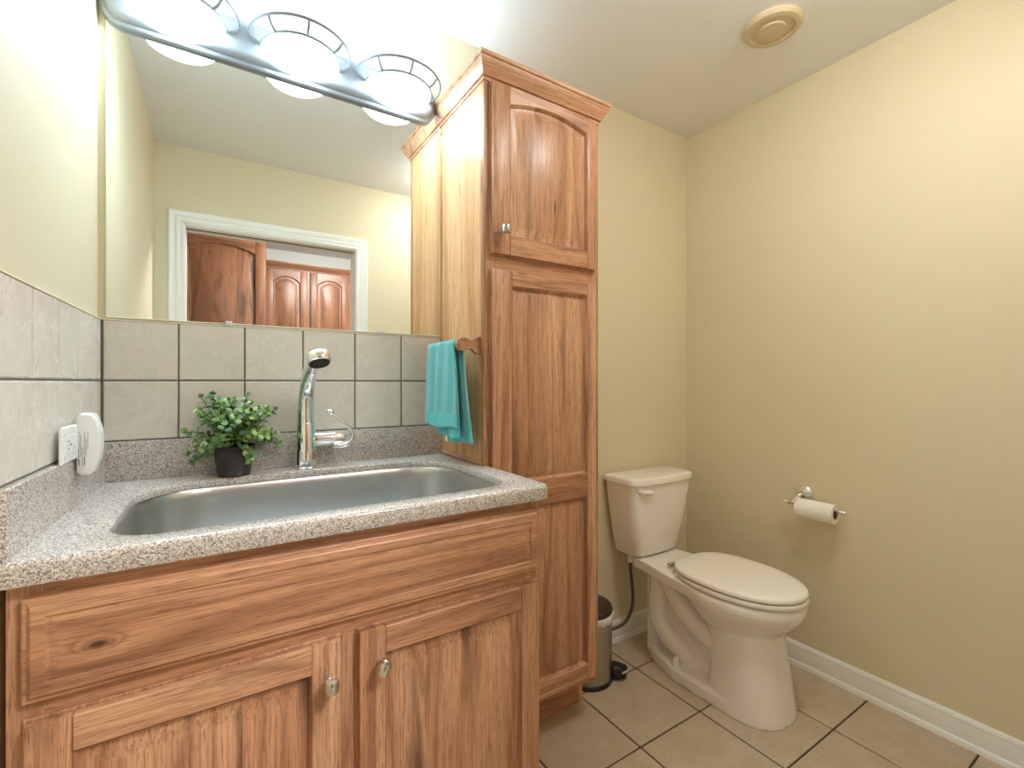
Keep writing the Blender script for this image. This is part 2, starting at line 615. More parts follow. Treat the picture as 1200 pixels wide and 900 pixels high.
t = thing('tile_backsplash', 'two rows of square stone-look tiles along the left wall above the outlet', 'tiled backsplash', (-0.245, 1.2, 1.03))
bm = B()
yj = [1.5405, 1.4803, 1.3402, 1.2063, 1.0718, 0.9418, 0.936]
fnl = lambda s, d, z: (XL(s) - .0085 + d, s, z)
for i in range(5):
    for z0, z1 in ((1.0315, 1.1825), (1.1865, 1.3375)):
        tile_quad(bm, fnl, yj[i + 1] + .0015, yj[i] - .0015, z0, z1, .0055)
obj('tiles', bm, M['tile'], t)
bm = B()
prism(bm, [(XL(1.5405) - .0055, 1.5405), (XL(.942) - .0055, .942), (XL(.942) - .0095, .942), (XL(1.5405) - .0095, 1.5405)], lambda u, v, d: (u, v, d), 1.028, 1.3372)
obj('grout', bm, M['grout'], t)
bm = B()
prism(bm, [(XL(1.5405) - .002, 1.5405), (XL(.942) - .002, .942), (XL(.942) - .0095, .942), (XL(1.5405) - .0095, 1.5405)], lambda u, v, d: (u, v, d), 1.3376, 1.3398)
obj('top_bead', bm, M['caulk'], t)

# ------------------------------------------------------------------ mirror
t = thing('wall_mirror', 'large frameless mirror above the tiled backsplash', 'mirror', (0.23, YB, 1.345))
bm = B()
box(bm, -0.2265, .6885, 1.544, 1.5495, 1.345, 2.16, bev=.001, seg=1)
obj('mirror_glass', bm, M['mirror'], t)
for cx, cz in ((.039, 1.346), (.466, 1.346)):
    bm = B()
    box(bm, cx - .008, cx + .008, 1.5385, 1.549, cz - .008, cz + .007, bev=.002)
    lathe(bm, [(.003, 0), (.003, .0012), (.001, .0015)], (cx, 1.5385, cz), 'Y', 10, mat=Matrix.Scale(-1, 4, (0, 1, 0)))
    obj('mirror_clip', bm, M['clip'], t)
bm = B()
box(bm, .678, .6885, 1.538, 1.549, 2.065, 2.082, bev=.002)
obj('mirror_clip', bm, M['clip'], t)

# ------------------------------------------------------------------ vanity light
t = thing('vanity_light', 'grey metal bath light bar with three lit frosted glass bowls above the mirror', 'wall light', (.21, 1.5435, 2.10))
bm = B()
pl = []
x0, x1, z0, z1 = -0.236, .6585, 2.082, 2.205
r = .045
for (cx, cz, a0) in ((x1 - r, z0 + r, -90), (x1 - r, z1 - r, 0), (x0 + r, z1 - r, 90), (x0 + r, z0 + r, 180)):
    for k in range(9):
        a = math.radians(a0 + 90 * k / 8)
        pl.append((cx + r * math.cos(a), cz + r * math.sin(a)))
cxm, czm = (x0 + x1) / 2, (z0 + z1) / 2


def shrink(p, d):
    sx = (x1 - x0 - 2 * d) / (x1 - x0)
    sz = (z1 - z0 - 2 * d) / (z1 - z0)
    return cxm + (p[0] - cxm) * sx, czm + (p[1] - czm) * sz


rings = []
for d, y in ((.0, 1.543), (.0, 1.530), (.003, 1.527), (.008, 1.526), (.010, 1.520), (.016, 1.512), (.024, 1.508)):
    rings.append([(shrink(p, d)[0], y, shrink(p, d)[1]) for p in pl])
loft(bm, rings)
obj('back_plate', bm, M['fixture'], t)
for cx in (-.074, .222, .518):
    cy = 1.505
    bm = B()
    prof = [(.0, -.078), (.03, -.075), (.06, -.062), (.083, -.040), (.096, -.015), (.101, .006), (.098, .008), (.090, -.012), (.060, -.050), (.0, -.068)]
    n = 28
    rings = []
    for rr, h in prof[:]:
        rings.append([(cx + max(rr, .0005) * math.cos(-PI * k / n), cy + max(rr, .0005) * math.sin(-PI * k / n), 2.137 + h * (.60 if h < 0 else 1)) for k in range(n + 1)])
    loft(bm, rings, False, False, closed=False)
    g = obj('glass_bowl', bm, M['glow'], t)
    bm = B()
    for R, z in ((.106, 2.141), (.136, 2.168)):
        tube(bm, [(cx + R * math.cos(-PI * k / 30), cy + R * math.sin(-PI * k / 30), z) for k in range(31)], .0042, 8)
    for k in range(5):
        a = -PI * (k + .0) / 4
        a = min(max(a, -PI * .995), -PI * .005)
        tube(bm, [(cx + .106 * math.cos(a), cy + .106 * math.sin(a), 2.141), (cx + .124 * math.cos(a), cy + .124 * math.sin(a), 2.150), (cx + .136 * math.cos(a), cy + .136 * math.sin(a), 2.168)], .0036, 8, 3)
    obj('shade_ring', bm, M['fixture'], t)


# ------------------------------------------------------------------ cabinet joinery
def opening(xa, xb, za, zb, arch, d, n=20):
    """outline of a panel opening inset by d; arched top when arch > 0 (counter-clockwise seen from the front)"""
    xa, xb, za, zb = xa + d, xb - d, za + d, zb - d
    pts = [(xa, za), (xb, za)]
    if arch <= 0:
        return pts + [(xb, zb), (xa, zb)]
    for k in range(n + 1):
        x = xb + (xa - xb) * k / n
        u = 2 * k / n - 1
        pts.append((x, zb - arch * u * u))
    return pts


def panel(bm, y_front, xa, xb, za, zb, arch, prof, mi=0):
    rings = [[(x, y_front + dep, z) for x, z in opening(xa, xb, za, zb, arch, d)] for d, dep in prof]
    loft(bm, rings, cap0=False, cap1=True, mi=mi)


RAISED = [(0, 0), (.003, .003), (.006, .0120), (.010, .0130), (.036, .0045), (.0375, .0036)]
FLAT = [(0, 0), (.003, .003), (.006, .0115), (.010, .0125), (.022, .0075), (.0235, .0068)]


def knob(parent, x, y, z, tilt=0.0):
    """satin nickel barrel knob on a short stem; y is the face it sits on, it points to -Y"""
    bm = B()
    lathe(bm, [(.0085, 0), (.0075, .003), (.0052, .007), (.0056, .016), (.0075, .020)], (x, y, z), 'Y', 16, mat=Matrix.Scale(-1, 4, (0, 1, 0)))
    rot = Matrix.Rotation(math.radians(tilt), 4, 'Y')
    lathe(bm, [(.004, -.0085), (.0085, -.0090), (.0100, -.0112), (.0122, -.0112), (.0130, -.0100), (.0137, -.004), (.0137, .004), (.0130, .0100), (.0122, .0112), (.0100, .0112), (.0085, .0090), (.004, .0085)], (x, y - .026, z), 'Z', 28, mat=rot)
    return obj('knob', bm, M['nickel'], parent, label='satin nickel knob')


def door(parent, x0, x1, z0, z1, yf, panels, mv, mh, stile=.058, rail=.058, th=.020, knob_at=None, prof=RAISED, stile_r=None, tilt=0.0, panel_mat=None):
    """frame-and-panel door facing -Y with its front at yf; panels = [(z_lo, z_hi, arch)]"""
    bm = B()
    sr = stile_r or stile
    yb = yf + th
    box(bm, x0, x1, yf + .0150, yb, z0, z1, mi=0, bev=.0015, seg=1)
    e = .0045
    a0, a1, b0, b1 = x0 + e, x1 - e, z0 + e, z1 - e
    bv = .0022
    box(bm, a0, x0 + stile, yf, yf + .0155, b0, b1, 0, bv)
    box(bm, x1 - sr, a1, yf, yf + .0155, b0, b1, 0, bv)
    sx0, sx1 = x0 + stile + .0003, x1 - sr - .0003
    prev = b0
    for (lo, hi, arch) in panels:
        box(bm, sx0, sx1, yf, yf + .0155, prev, lo, 1, .0015, 1)
        prev = hi
    lo, hi, arch = panels[-1]
    if arch > 0:
        n = 20
        top = [(sx0 + (sx1 - sx0) * k / n, hi - arch * (2 * k / n - 1) ** 2) for k in range(n + 1)]
        poly = top + [(sx1, b1), (sx0, b1)]
        prism(bm, poly, lambda u, v, d: (u, d, v), yf + .0004, yf + .0155, mi=1)
    else:
        box(bm, sx0, sx1, yf, yf + .0155, hi, b1, 1, .0015, 1)
    d = obj('door', bm, [mv, mh], parent)
    for (lo, hi, arch) in panels:
        bm = B()
        panel(bm, yf + .0006, x0 + stile, x1 - sr, lo, hi, arch, prof)
        obj('panel', bm, panel_mat or mv, d)
    if knob_at:
        knob(d, knob_at[0], yf, knob_at[1], tilt)
    return d


# ------------------------------------------------------------------ tall linen cabinet
CX0, CX1, CYF = .690, 1.155, 1.235
t = thing('linen_cabinet', 'tall narrow hickory linen cabinet with crown moulding between vanity and toilet', 'cabinet', ((CX0 + CX1) / 2, 1.39, 0))
bm = B()
for xa, xb in ((CX0 + .0005, CX0 + .016), (CX1 - .016, CX1)):
    prism(bm, [(CYF + .019, .13), (CYF + .085, .13), (CYF + .085, .001), (YB - .0005, .001), (YB - .0005, 2.105), (CYF + .019, 2.105)], lambda u, v, d: (d, u, v), xa, xb)
box(bm, CX0 + .016, CX1 - .016, YB - .012, YB - .0005, .1, 2.105, mi=0)
box(bm, CX0 + .016, CX1 - .016, CYF + .019, YB - .012, .131, .146, mi=0)
box(bm, CX0 + .016, CX1 - .016, CYF + .019, YB - .012, 2.09, 2.105, mi=0)
obj('carcass', bm, [M['wood_s']], t)
bm = B()
box(bm, CX0, CX0 + .04, CYF, CYF + .019, .13, 2.105, 0, .001, 1)
box(bm, CX1 - .04, CX1, CYF, CYF + .019, .13, 2.105, 0, .001, 1)
for z0, z1 in ((.13, .17), (1.515, 1.585), (2.06, 2.105)):
    box(bm, CX0 + .0402, CX1 - .0402, CYF + .0003, CYF + .019, z0, z1, 1)
obj('face_frame', bm, [M['wood_v'], M['wood_h']], t)
bm = B()
box(bm, CX0 + .017, CX1 - .017, CYF + .0855, CYF + .10, .0005, .131, 0)
obj('toe_kick', bm, M['wood_h'], t)
# crown: profile runs round left side, front and right side
bm = B()
cp = [(.0, 2.094), (.004, 2.094), (.004, 2.103), (.012, 2.106), (.014, 2.112), (.024, 2.124), (.034, 2.138), (.036, 2.146), (.042, 2.149), (.042, 2.160), (.0, 2.160)]
rings = []
for (px, py, ox, oy) in ((CX0, YB - .001, -1, 0), (CX0, CYF, -1, -1), (CX1, CYF, 1, -1), (CX1, YB - .001, 1, 0)):
    rings.append([(px + ox * d * .7, py + oy * d * .9, z) for d, z in cp])
loft(bm, rings)
obj('crown_molding', bm, M['wood_h'], t, smooth=25)
# beads where the cabinet side meets wall and worktop
bm = B()
box(bm, CX0 - .006, CX0, CYF + .004, 1.5345, .9285, .941, bev=.003)
obj('base_bead', bm, M['wood_y'], t)
DXL, DXR = CX0 + .017, CX1 - .022
door(t, DXL, DXR, 1.567, 2.096, 1.215, [(1.632, 2.062, .026)], M['wood_v'], M['wood_h'], stile=.066, stile_r=.044, knob_at=(.741, 1.640))
door(t, DXL, DXR, .152, 1.527, 1.215, [(.212, .785, 0), (.868, 1.478, 0)], M['wood_v'], M['wood_h'], stile=.072, stile_r=.044, knob_at=(.741, .83), prof=FLAT)

# ------------------------------------------------------------------ vanity cabinet
VX0, VX1, VYF = -0.2495, .689, .955
t = thing('vanity_cabinet', 'wide hickory base cabinet with two doors under the granite sink top', 'cabinet', ((VX0 + VX1) / 2, 1.24, 0))
bm = B()
prism(bm, [(VX0, VYF + .019), (VX0 + .014, VYF + .019), (VX0 + .026, YB - .002), (VX0 + .018, YB - .002)], lambda u, v, d: (u, v, d), .002, .886)
box(bm, VX1 - .016, VX1 - .0005, VYF + .019, YB - .002, .002, .886)
box(bm, VX0 + .03, VX1 - .016, YB - .012, YB - .002, .1, .886)
box(bm, VX0 + .03, VX1 - .016, VYF + .019, YB - .012, .105, .12)
obj('carcass', bm, M['wood_s'], t)
bm = B()
box(bm, VX0, VX0 + .04, VYF, VYF + .019, .105, .886, 0, .0008, 1)
box(bm, VX1 - .04, VX1, VYF, VYF + .019, .105, .886, 0, .0008, 1)
box(bm, .205, .248, VYF + .0002, VYF + .019, .16, .680, 0)
for z0, z1 in ((.105, .16), (.6802, .735), (.845, .886)):
    box(bm, VX0 + .0402, VX1 - .0402, VYF + .0003, VYF + .019, z0, z1, 1)
obj('face_frame', bm, [M['wood_v'], M['wood_h']], t)
bm = B()
box(bm, VX0 + .01, VX1 - .017, VYF + .075, VYF + .09, .0005, .105)
obj('toe_kick', bm, M['wood_h'], t)
bm = B()
fy = .935
x0, x1, z0, z1 = -.231, .682, .716, .867
steps = [(0, .020), (0, .008), (.002, .0065), (.006, .0062), (.010, .0012), (.012, 0), (.026, 0), (.028, .003), (.031, .0035), (.042, .0006), (.044, .0004)]
loft(bm, [[(x0 + d, fy + e, z0 + d), (x1 - d, fy + e, z0 + d), (x1 - d, fy + e, z1 - d), (x0 + d, fy + e, z1 - d)] for d, e in steps])
obj('drawer_front', bm, M['wood_k'], t, smooth=20)
door(t, -.231, .213, .135, .690, fy, [(.193, .632, 0)], M['wood_v'], M['wood_h'], stile=.056, knob_at=(.186, .617), panel_mat=M['wood_p'])
door(t, .240, .684, .135, .690, fy, [(.193, .632, 0)], M['wood_v'], M['wood_h'], stile=.056, knob_at=(.284, .618), tilt=20, panel_mat=M['wood_p'])

# ------------------------------------------------------------------ granite worktop
SKX0, SKX1, SKY0, SKY1 = -.148, .632, .984, 1.437


def sink_outline(d=0.0, n=96):
    """rounded, slightly bowed oblong, grown by d"""
    cx, cy = (SKX0 + SKX1) / 2, (SKY0 + SKY1) / 2
    hx, hy = (SKX1 - SKX0) / 2 + d, (SKY1 - SKY0) / 2 + d
    rb, rf = .15 + d, .075 + d
    pts = []

    def arc(ox, oy, r, a0):
        for k in range(13):
            a = math.radians(a0 + 90 * k / 12)
            pts.append([ox + r * math.cos(a), oy + r * math.sin(a)])

    def line(p, q, m):
        for k in range(1, m):
            pts.append([p[0] + (q[0] - p[0]) * k / m, p[1] + (q[1] - p[1]) * k / m])
    arc(cx - hx + rf, cy - hy + rf, rf, 180)
    line((cx - hx + rf, cy - hy), (cx + hx - rf, cy - hy), 10)
    arc(cx + hx - rf, cy - hy + rf, rf, 270)
    arc(cx + hx - rb, cy + hy - rb, rb, 0)
    line((cx + hx - rb, cy + hy), (cx - hx + rb, cy + hy), 10)
    arc(cx - hx + rb, cy + hy - rb, rb, 90)
    for p in pts:           # bow of the long sides
        u = (p[0] - cx) / hx
        p[1] += (.012 if p[1] > cy else -.008) * (1 - u * u)
    return [tuple(p) for p in pts]


t = thing('worktop', 'speckled beige granite vanity top with upstands around the steel sink', 'worktop', (.23, 1.24, .889))
ZT = .927
bm = B()
out = []      # x, y, nx, ny
XRE, YFE, RC = .711, .929, .022
out.append((XL(1.544) - .006, 1.545, 0, 0))
out.append((XL(YFE) - .004, YFE, 0, -1))
for k in range(0, 31):
    out.append((XL(YFE) + (XRE - RC - XL(YFE)) * (k + 1) / 32, YFE, 0, -1))
for k in range(9):
    a = math.radians(-90 + 90 * k / 8)
    out.append((XRE - RC + RC * math.cos(a), YFE + RC + RC * math.sin(a), math.cos(a), math.sin(a)))
out.append((XRE, CYF - .003, 1, 0))
out.append((CX0 - .0005, CYF - .003, 0, 0))
out.append((CX0 - .0005, 1.545, 0, 0))
R = .011
loops = []
prof = [(R, 0)] + [(R - R * math.sin(math.radians(a)), -(R - R * math.cos(math.radians(a)))) for a in (22.5, 45, 67.5, 90)] + [(0, -.033), (.002, -.037), (.006, -.038), (.03, -.038), (.03, -.020)]
for ins, dz in prof:
    loops.append([bm.verts.new((x - nx * ins, y - ny * ins, ZT + dz)) for x, y, nx, ny in out])
n = len(out)
for a, b in zip(loops, loops[1:]):
    for i in range(n):
        j = (i + 1) % n
        try:
            bm.faces.new((a[i], a[j], b[j], b[i]))
        except ValueError:
            pass
hole = sink_outline()
hl = []
for d, dz in ((.003, 0), (.001, -.001), (0, -.003), (0, -.016), (.001, -.018)):
    hl.append([bm.verts.new((x, y, ZT + dz)) for x, y in sink_outline(d)])
for a, b in zip(hl, hl[1:]):
    for i in range(len(hole)):
        j = (i + 1) % len(hole)
        bm.faces.new((a[i], a[j], b[j], b[i]))
edges = []
for lp in (loops[0], hl[0]):
    for i in range(len(lp)):
        v, w = lp[i], lp[(i + 1) % len(lp)]
        e = bm.edges.get((v, w)) or bm.edges.new((v, w))
        edges.append(e)
r = bmesh.ops.triangle_fill(bm, edges=edges, use_beauty=True, normal=(0, 0, 1))
# underside ring around the sink
e2 = []
for lp in (loops[-1], hl[-1]):
    for i in range(len(lp)):
        v, w = lp[i], lp[(i + 1) % len(lp)]
        e2.append(bm.edges.get((v, w)) or bm.edges.new((v, w)))
bmesh.ops.triangle_fill(bm, edges=e2, use_beauty=True, normal=(0, 0, -1))
obj('slab', bm, M['granite'], t)
bm = B()
box(bm, XL(1.5405) + .0045, CX0 - .001, 1.5365, 1.5465, ZT, 1.0285, bev=.002)
obj('upstand', bm, M['granite'], t)
bm = B()
yy = [.936, 1.2, 1.5405]
loft(bm, [[(XL(y) - .008, y, ZT), (XL(y) + .006, y, ZT), (XL(y) + .006, y, 1.0265), (XL(y) + .004, y, 1.0285), (XL(y) - .008, y, 1.0285)] for y in yy])
obj('upstand', bm, M['granite'], t)

# ------------------------------------------------------------------ sink
t = thing('undermount_sink', 'brushed stainless steel sink bowl set under the granite top', 'sink', (.242, 1.21, .70))
bm = B()
rings = []
for d, z in ((.014, .9085), (-.002, .9085), (-.004, .906), (-.006, .89), (-.010, .80), (-.014, .735), (-.022, .714), (-.040, .702), (-.062, .700)):
    rings.append([(x, y, z) for x, y in sink_outline(d)])
loft(bm, rings, cap0=False, cap1=True)
obj('basin', bm, M['steel'], t, smooth=50, normals=False)
bm = B()
lathe(bm, [(.045, .7006), (.044, .703), (.036, .7035), (.033, .7012), (.010, .7012), (.008, .708), (.001, .709)], (.26, 1.26, 0))
obj('drain', bm, M['chrome'], t)

# ------------------------------------------------------------------ faucet
t = thing('faucet', 'chrome pull-out kitchen faucet with side lever standing behind the sink', 'faucet', (.232, 1.492, ZT))
fx, fyy = .232, 1.490
bm = B()
lathe(bm, [(.033, ZT), (.033, ZT + .004), (.030, ZT + .007), (.029, ZT + .05), (.028, ZT + .056), (.0268, ZT + .06), (.0262, ZT + .13), (.0245, ZT + .134), (.024, ZT + .136), (.024, ZT + .145)], (fx, fyy, 0))
obj('body', bm, M['chrome'], t)
bm = B()
pts = [(fx, fyy, ZT + .145), (fx, fyy - .001, ZT + .19), (fx + .001, fyy - .008, ZT + .225), (fx + .002, fyy - .030, ZT + .262), (fx + .004, fyy - .068, ZT + .292), (fx + .006, fyy - .112, ZT + .312)]
tube(bm, pts, [.0240, .0240, .0225, .0205, .0190, .0180], 20, 6)
obj('spray_wand', bm, M['chrome'], t)
hc = Vector((fx + .009, fyy - .146, ZT + .318))
hdir = Vector((.10, -.42, -.90)).normalized()       # way the spray face looks
rot = Vector((0, 0, -1)).rotation_difference(hdir).to_matrix().to_4x4()
bm = B()
lathe(bm, [(.001, .028), (.012, .027), (.022, .022), (.029, .012), (.032, 0), (.032, -.010), (.030, -.014), (.028, -.015)], hc, 'Z', 28, mat=rot)
hd = obj('spray_head', bm, M['chrome'], t)
bm = B()
lathe(bm, [(.027, -.0152), (.026, -.018), (.018, -.019), (.016, -.0175), (.001, -.018)], hc, 'Z', 28, mat=rot)
for k in range(14):
    a = 2 * PI * k / 14
    p = rot @ Vector((.022 * math.cos(a), .022 * math.sin(a), -.0192))
    ellipsoid(bm, hc + p, (.0016, .0016, .0016), 8, 5)
obj('spray_face', bm, M['slot'], hd, label='dark nozzle face')
bm = B()
lathe(bm, [(.018, .012), (.0215, .018), (.0225, .03), (.0225, .068), (.0210, .070), (.0210, .073), (.0225, .075), (.0225, .104), (.019, .110), (.004, .112)], (fx, fyy, ZT + .083), 'X', 24)
obj('handle_barrel', bm, M['chrome'], t)
bm = B()
ly = fyy - .004
tube(bm, [(fx + .075, ly - .012, ZT + .062), (fx + .098, ly - .014, ZT + .060), (fx + .122, ly - .014, ZT + .070), (fx + .131, ly - .013, ZT + .092), (fx + .120, ly - .012, ZT + .115), (fx + .092, ly - .010, ZT + .142), (fx + .070, ly - .010, ZT + .160)], [.0068, .0072, .0068, .0062, .0056, .0052, .0048], 12, 6)
ellipsoid(bm, (fx + .066, ly - .010, ZT + .164), (.0125, .0095, .0085), mat=Matrix.Rotation(math.radians(-18), 4, 'Y').inverted())
obj('lever', bm, M['chrome'], t)

# ------------------------------------------------------------------ potted plant
px0, py0 = .050, 1.482
t = thing('potted_plant', 'small leafy green plant in a dark brown pot on the sink ledge', 'plant', (px0, py0, ZT))
bm = B()
lathe(bm, [(.037, ZT + .0005), (.039, ZT + .003), (.0475, ZT + .066), (.0505, ZT + .067), (.0515, ZT + .082), (.0480, ZT + .082), (.0455, ZT + .070)], (px0, py0, 0), n=36, cap1=False)
obj('pot', bm, M['pot'], t)
bm = B()
lathe(bm, [(.0458, ZT + .069), (.03, ZT + .073), (.001, ZT + .075)], (px0, py0, 0), n=24, cap0=False)
obj('soil', bm, M['soil'], t)
rng = random.Random(11)
bml, bms = B(), B()


def leaf(bm, p, d, up, L, W):
    d = d.normalized()
    s = d.cross(up)
    if s.length < 1e-3:
        s = Vector((1, 0, 0))
    s.normalize()
    nrm = s.cross(d).normalized()
    c = bm.verts.new(p)
    rows = []
    for u, w in ((.22, .62), (.5, 1.0), (.78, .82), (.95, .40)):
        q = p + d * L * u - nrm * (.10 * L * u * u)
        rows.append((bm.verts.new(q + s * W * w + nrm * .12 * W * w), bm.verts.new(q), bm.verts.new(q - s * W * w + nrm * .12 * W * w)))
    tip = bm.verts.new(p + d * L - nrm * .12 * L)
    a = rows[0]
    bm.faces.new((c, a[0], a[1])); bm.faces.new((c, a[1], a[2]))
    for a, b in zip(rows, rows[1:]):
        bm.faces.new((a[0], b[0], b[1], a[1]))
        bm.faces.new((a[1], b[1], b[2], a[2]))
    a = rows[-1]
    bm.faces.new((a[0], tip, a[1])); bm.faces.new((a[1], tip, a[2]))


for i in range(78):
    az = rng.uniform(0, 2 * PI)
    el = math.radians(rng.choice((rng.uniform(-12, 25), rng.uniform(10, 55), rng.uniform(40, 88))))
    dirv = Vector((math.cos(az) * math.cos(el), math.sin(az) * math.cos(el), math.sin(el)))
    Ls = rng.uniform(.088, .128) * (1.0 + (.12 if el > .9 else 0))
    p0 = Vector((px0 + rng.uniform(-.022, .022), py0 + rng.uniform(-.02, .015), ZT + .078))
    P = []
    for k in range(9):
        s = k / 8
        q = p0 + dirv * Ls * s + Vector((0, 0, .018 * math.sin(s * PI * .6) - .030 * s * s * (1 if el < .6 else .2)))
        if q.y > 1.522:
            q.y = 1.522 - (q.y - 1.522) * .25
        q.z = max(q.z, ZT + .045)
        P.append(q)
    tube(bms, P, .0010, 5)
    for k in range(2, 9):
        tdir = (P[min(k + 1, 8)] - P[k - 1]).normalized()
        side = tdir.cross(Vector((0, 0, 1)))
        if side.length < .1:
            side = Vector((1, 0, 0))
        side.normalize()
        ang = rng.uniform(0, PI)
        for sg in (0, PI):
            rd = (side * math.cos(ang + sg) + side.cross(tdir) * math.sin(ang + sg)).normalized()
            ld = (rd + tdir * rng.uniform(.35, .8)).normalized()
            L = rng.uniform(.0145, .0215)
            tipp = P[k] + ld * L
            if tipp.y > 1.531 or (tipp.z < ZT + .03):
                continue
            leaf(bml, P[k], ld, (tdir + Vector((rng.uniform(-.3, .3), rng.uniform(-.6, .1), .5))).normalized(), L, rng.uniform(.0062, .0095))
    leaf(bml, P[8], (P[8] - P[7]) + Vector((0, 0, .003)), Vector((0, -1, .3)), .013, .005)
obj('stems', bms, M['stem'], t)
obj('foliage', bml, M['leaf'], t, normals=False)

# ------------------------------------------------------------------ outlet and plug-in unit on the left wall
oy0, oy1, oz0, oz1 = 1.168, 1.281, 1.027, 1.096
t = thing('wall_outlet', 'white duplex outlet plate set sideways low on the left wall tiles', 'outlet', (XL(1.25), 1.25, 1.06))


def wl(s, d, z):
    return (XL(s) + d, s, z)


bm = B()
loft(bm, [[wl(oy0 + e, d, oz0 + e), wl(oy1 - e, d, oz0 + e), wl(oy1 - e, d, oz1 - e), wl(oy0 + e, d, oz1 - e)] for e, d in ((0, .0062), (0, .0095), (.003, .0125))])
obj('cover_plate', bm, M['white_pl'], t)
bm = B()
loft(bm, [[wl(1.184, d, 1.045), wl(1.264, d, 1.045), wl(1.264, d, 1.078), wl(1.184, d, 1.078)] for d in (.0125, .0140)])
rc = obj('receptacle', bm, M['white_pl'], t)
bm = B()
for a, b, c, d in ((1.192, 1.199, 1.0525, 1.0545), (1.192, 1.199, 1.0675, 1.0695), (1.206, 1.211, 1.059, 1.064)):
    loft(bm, [[wl(a, q, c), wl(b, q, c), wl(b, q, d), wl(a, q, d)] for q in (.0135, .0143)])
obj('slots', bm, M['slot'], rc)

t = thing('plug_in_unit', 'tall rounded white plug-in unit with grey print beside the pot', 'plug-in device', (-.21, 1.285, .995))
bm = B()
ux0, ux1 = -.2265, -.1875
rings = []
DXU = -.0045
side = [(-.2265, .998), (-.2205, .992), (-.2065, .991), (-.1985, .998), (-.1915, .020 + 1.0), (-.1885, 1.05), (-.1895, 1.08), (-.1955, 1.105), (-.2020, 1.116), (-.2200, 1.117), (-.2255, 1.108)]
side = [(a + DXU, b) for a, b in side]
cxs, czs = -.208 + DXU, 1.054
for sc_, y in ((.80, 1.262), (.93, 1.2635), (1.0, 1.268), (1.02, 1.285), (1.0, 1.302), (.93, 1.3065), (.80, 1.308)):
    rings.append([(cxs + (x - cxs) * sc_, y, czs + (z - czs) * (sc_ + (1 - sc_) * .55)) for x, z in side])
loft(bm, rings)
u = obj('housing', bm, M['white_pl'], t, smooth=50)
bm = B()
prism(bm, [(XL(1.27) + .0145, 1.272), (-.220, 1.272), (-.220, 1.296), (XL(1.29) + .0145, 1.296)], lambda a, b, d: (a, b, d), 1.045, 1.078)
obj('plug', bm, M['white_pl'], t)
bm = B()
rng2 = random.Random(4)
for (x, za, zb, w) in ((-.2215, 1.012, 1.026, .0022), (-.2215, 1.029, 1.080, .0010), (-.2185, 1.030, 1.075, .0008), (-.2160, 1.012, 1.050, .0008), (-.2130, 1.012, 1.030, .0018), (-.2130, 1.033, 1.078, .0010), (-.2105, 1.030, 1.068, .0008), (-.2080, 1.045, 1.080, .0008)):
    z = za
    while z < zb:
        ln = rng2.uniform(.0012, .0035)
        box(bm, x + DXU - w / 2, x + DXU + w / 2, 1.2617, 1.2626, z, min(z + ln, zb))
        z += ln + .0009
obj('print', bm, M['ink'], u, label='small grey lines of printing')

# ------------------------------------------------------------------ towel rail and towel
t = thing('towel_rail', 'small scalloped wooden towel rail on the linen cabinet side', 'towel rail', (.69, 1.37, 1.29))
BX, BZ = .622, 1.293
bm = B()
tube(bm, [(BX, 1.248, BZ), (BX, 1.498, BZ)], .0085, 16)
obj('bar', bm, M['wood_y'], t)
for y in (1.262, 1.484):
    bm = B()
    up_ = [(.6895, 1.318), (.682, 1.3185), (.674, 1.314), (.664, 1.3065), (.654, 1.3065), (.646, 1.311), (.636, 1.3135), (.624, 1.312), (.613, 1.306), (.608, 1.296)]
    dn_ = [(.610, 1.284), (.618, 1.276), (.630, 1.275), (.642, 1.279), (.652, 1.283), (.662, 1.281), (.670, 1.272), (.680, 1.266), (.6895, 1.265)]
    prism(bm, up_ + dn_, lambda a, b, d: (a, d, b), y - .009, y + .009)
    obj('bracket', bm, M['wood_h'], t)

t = thing('hand_towel', 'turquoise terry hand towel with pale stripes folded over the wooden rail', 'towel', (.62, 1.36, 1.30))


def towel_sheet(bm, zl, zr, y_top, y_botl, y_botr, off, ph, dxl=0.0, dxr=0.0):
    """one folded layer hung over the rail: room side down to zl, cabinet side down to zr"""
    prof = []
    n = 22
    rr = .0105 + off
    for k in range(n):
        prof.append(('l', 1 - k / n))
    for k in range(9):
        prof.append(('a', k / 8))
    for k in range(1, n + 1):
        prof.append(('r', k / n))
    W = 26
    grid = []
    for kind, s in prof:
        row = []
        for j in range(W + 1):
            u = j / W
            fold = math.sin(u * 9.5 + ph) * .0048 + math.sin(u * 21 + ph * 2) * .0018
            if kind == 'a':
                a = PI - PI * s
                x, z, hang = BX + rr * math.cos(a), BZ + rr * math.sin(a), 0
                yb = y_top
            elif kind == 'l':
                hang = s
                x = BX - rr - .012 * s - dxl * s + fold * min(1, s * 2.2)
                z = BZ + (zl - BZ) * s + .004 * math.sin(u * 7 + ph) * s
                yb = y_botl
            else:
                hang = s
                x = BX + rr + .010 * s + dxr * s - fold * min(1, s * 2.2)
                z = BZ + (zr - BZ) * s + .004 * math.sin(u * 6 + ph) * s
                yb = y_botr
            ya = y_top[0] + (yb[0] - y_top[0]) * hang
            yc = y_top[1] + (yb[1] - y_top[1]) * hang
            row.append(Vector((x, ya + (yc - ya) * u, z)))
        grid.append(row)
    vs = [[bm.verts.new(p) for p in row] for row in grid]
    for i in range(len(vs) - 1):
        for j in range(W):
            f = bm.faces.new((vs[i][j], vs[i][j + 1], vs[i + 1][j + 1], vs[i + 1][j]))
            kd, s = prof[i]
            if kd != 'a' and s > .86:
                f.material_index = 1


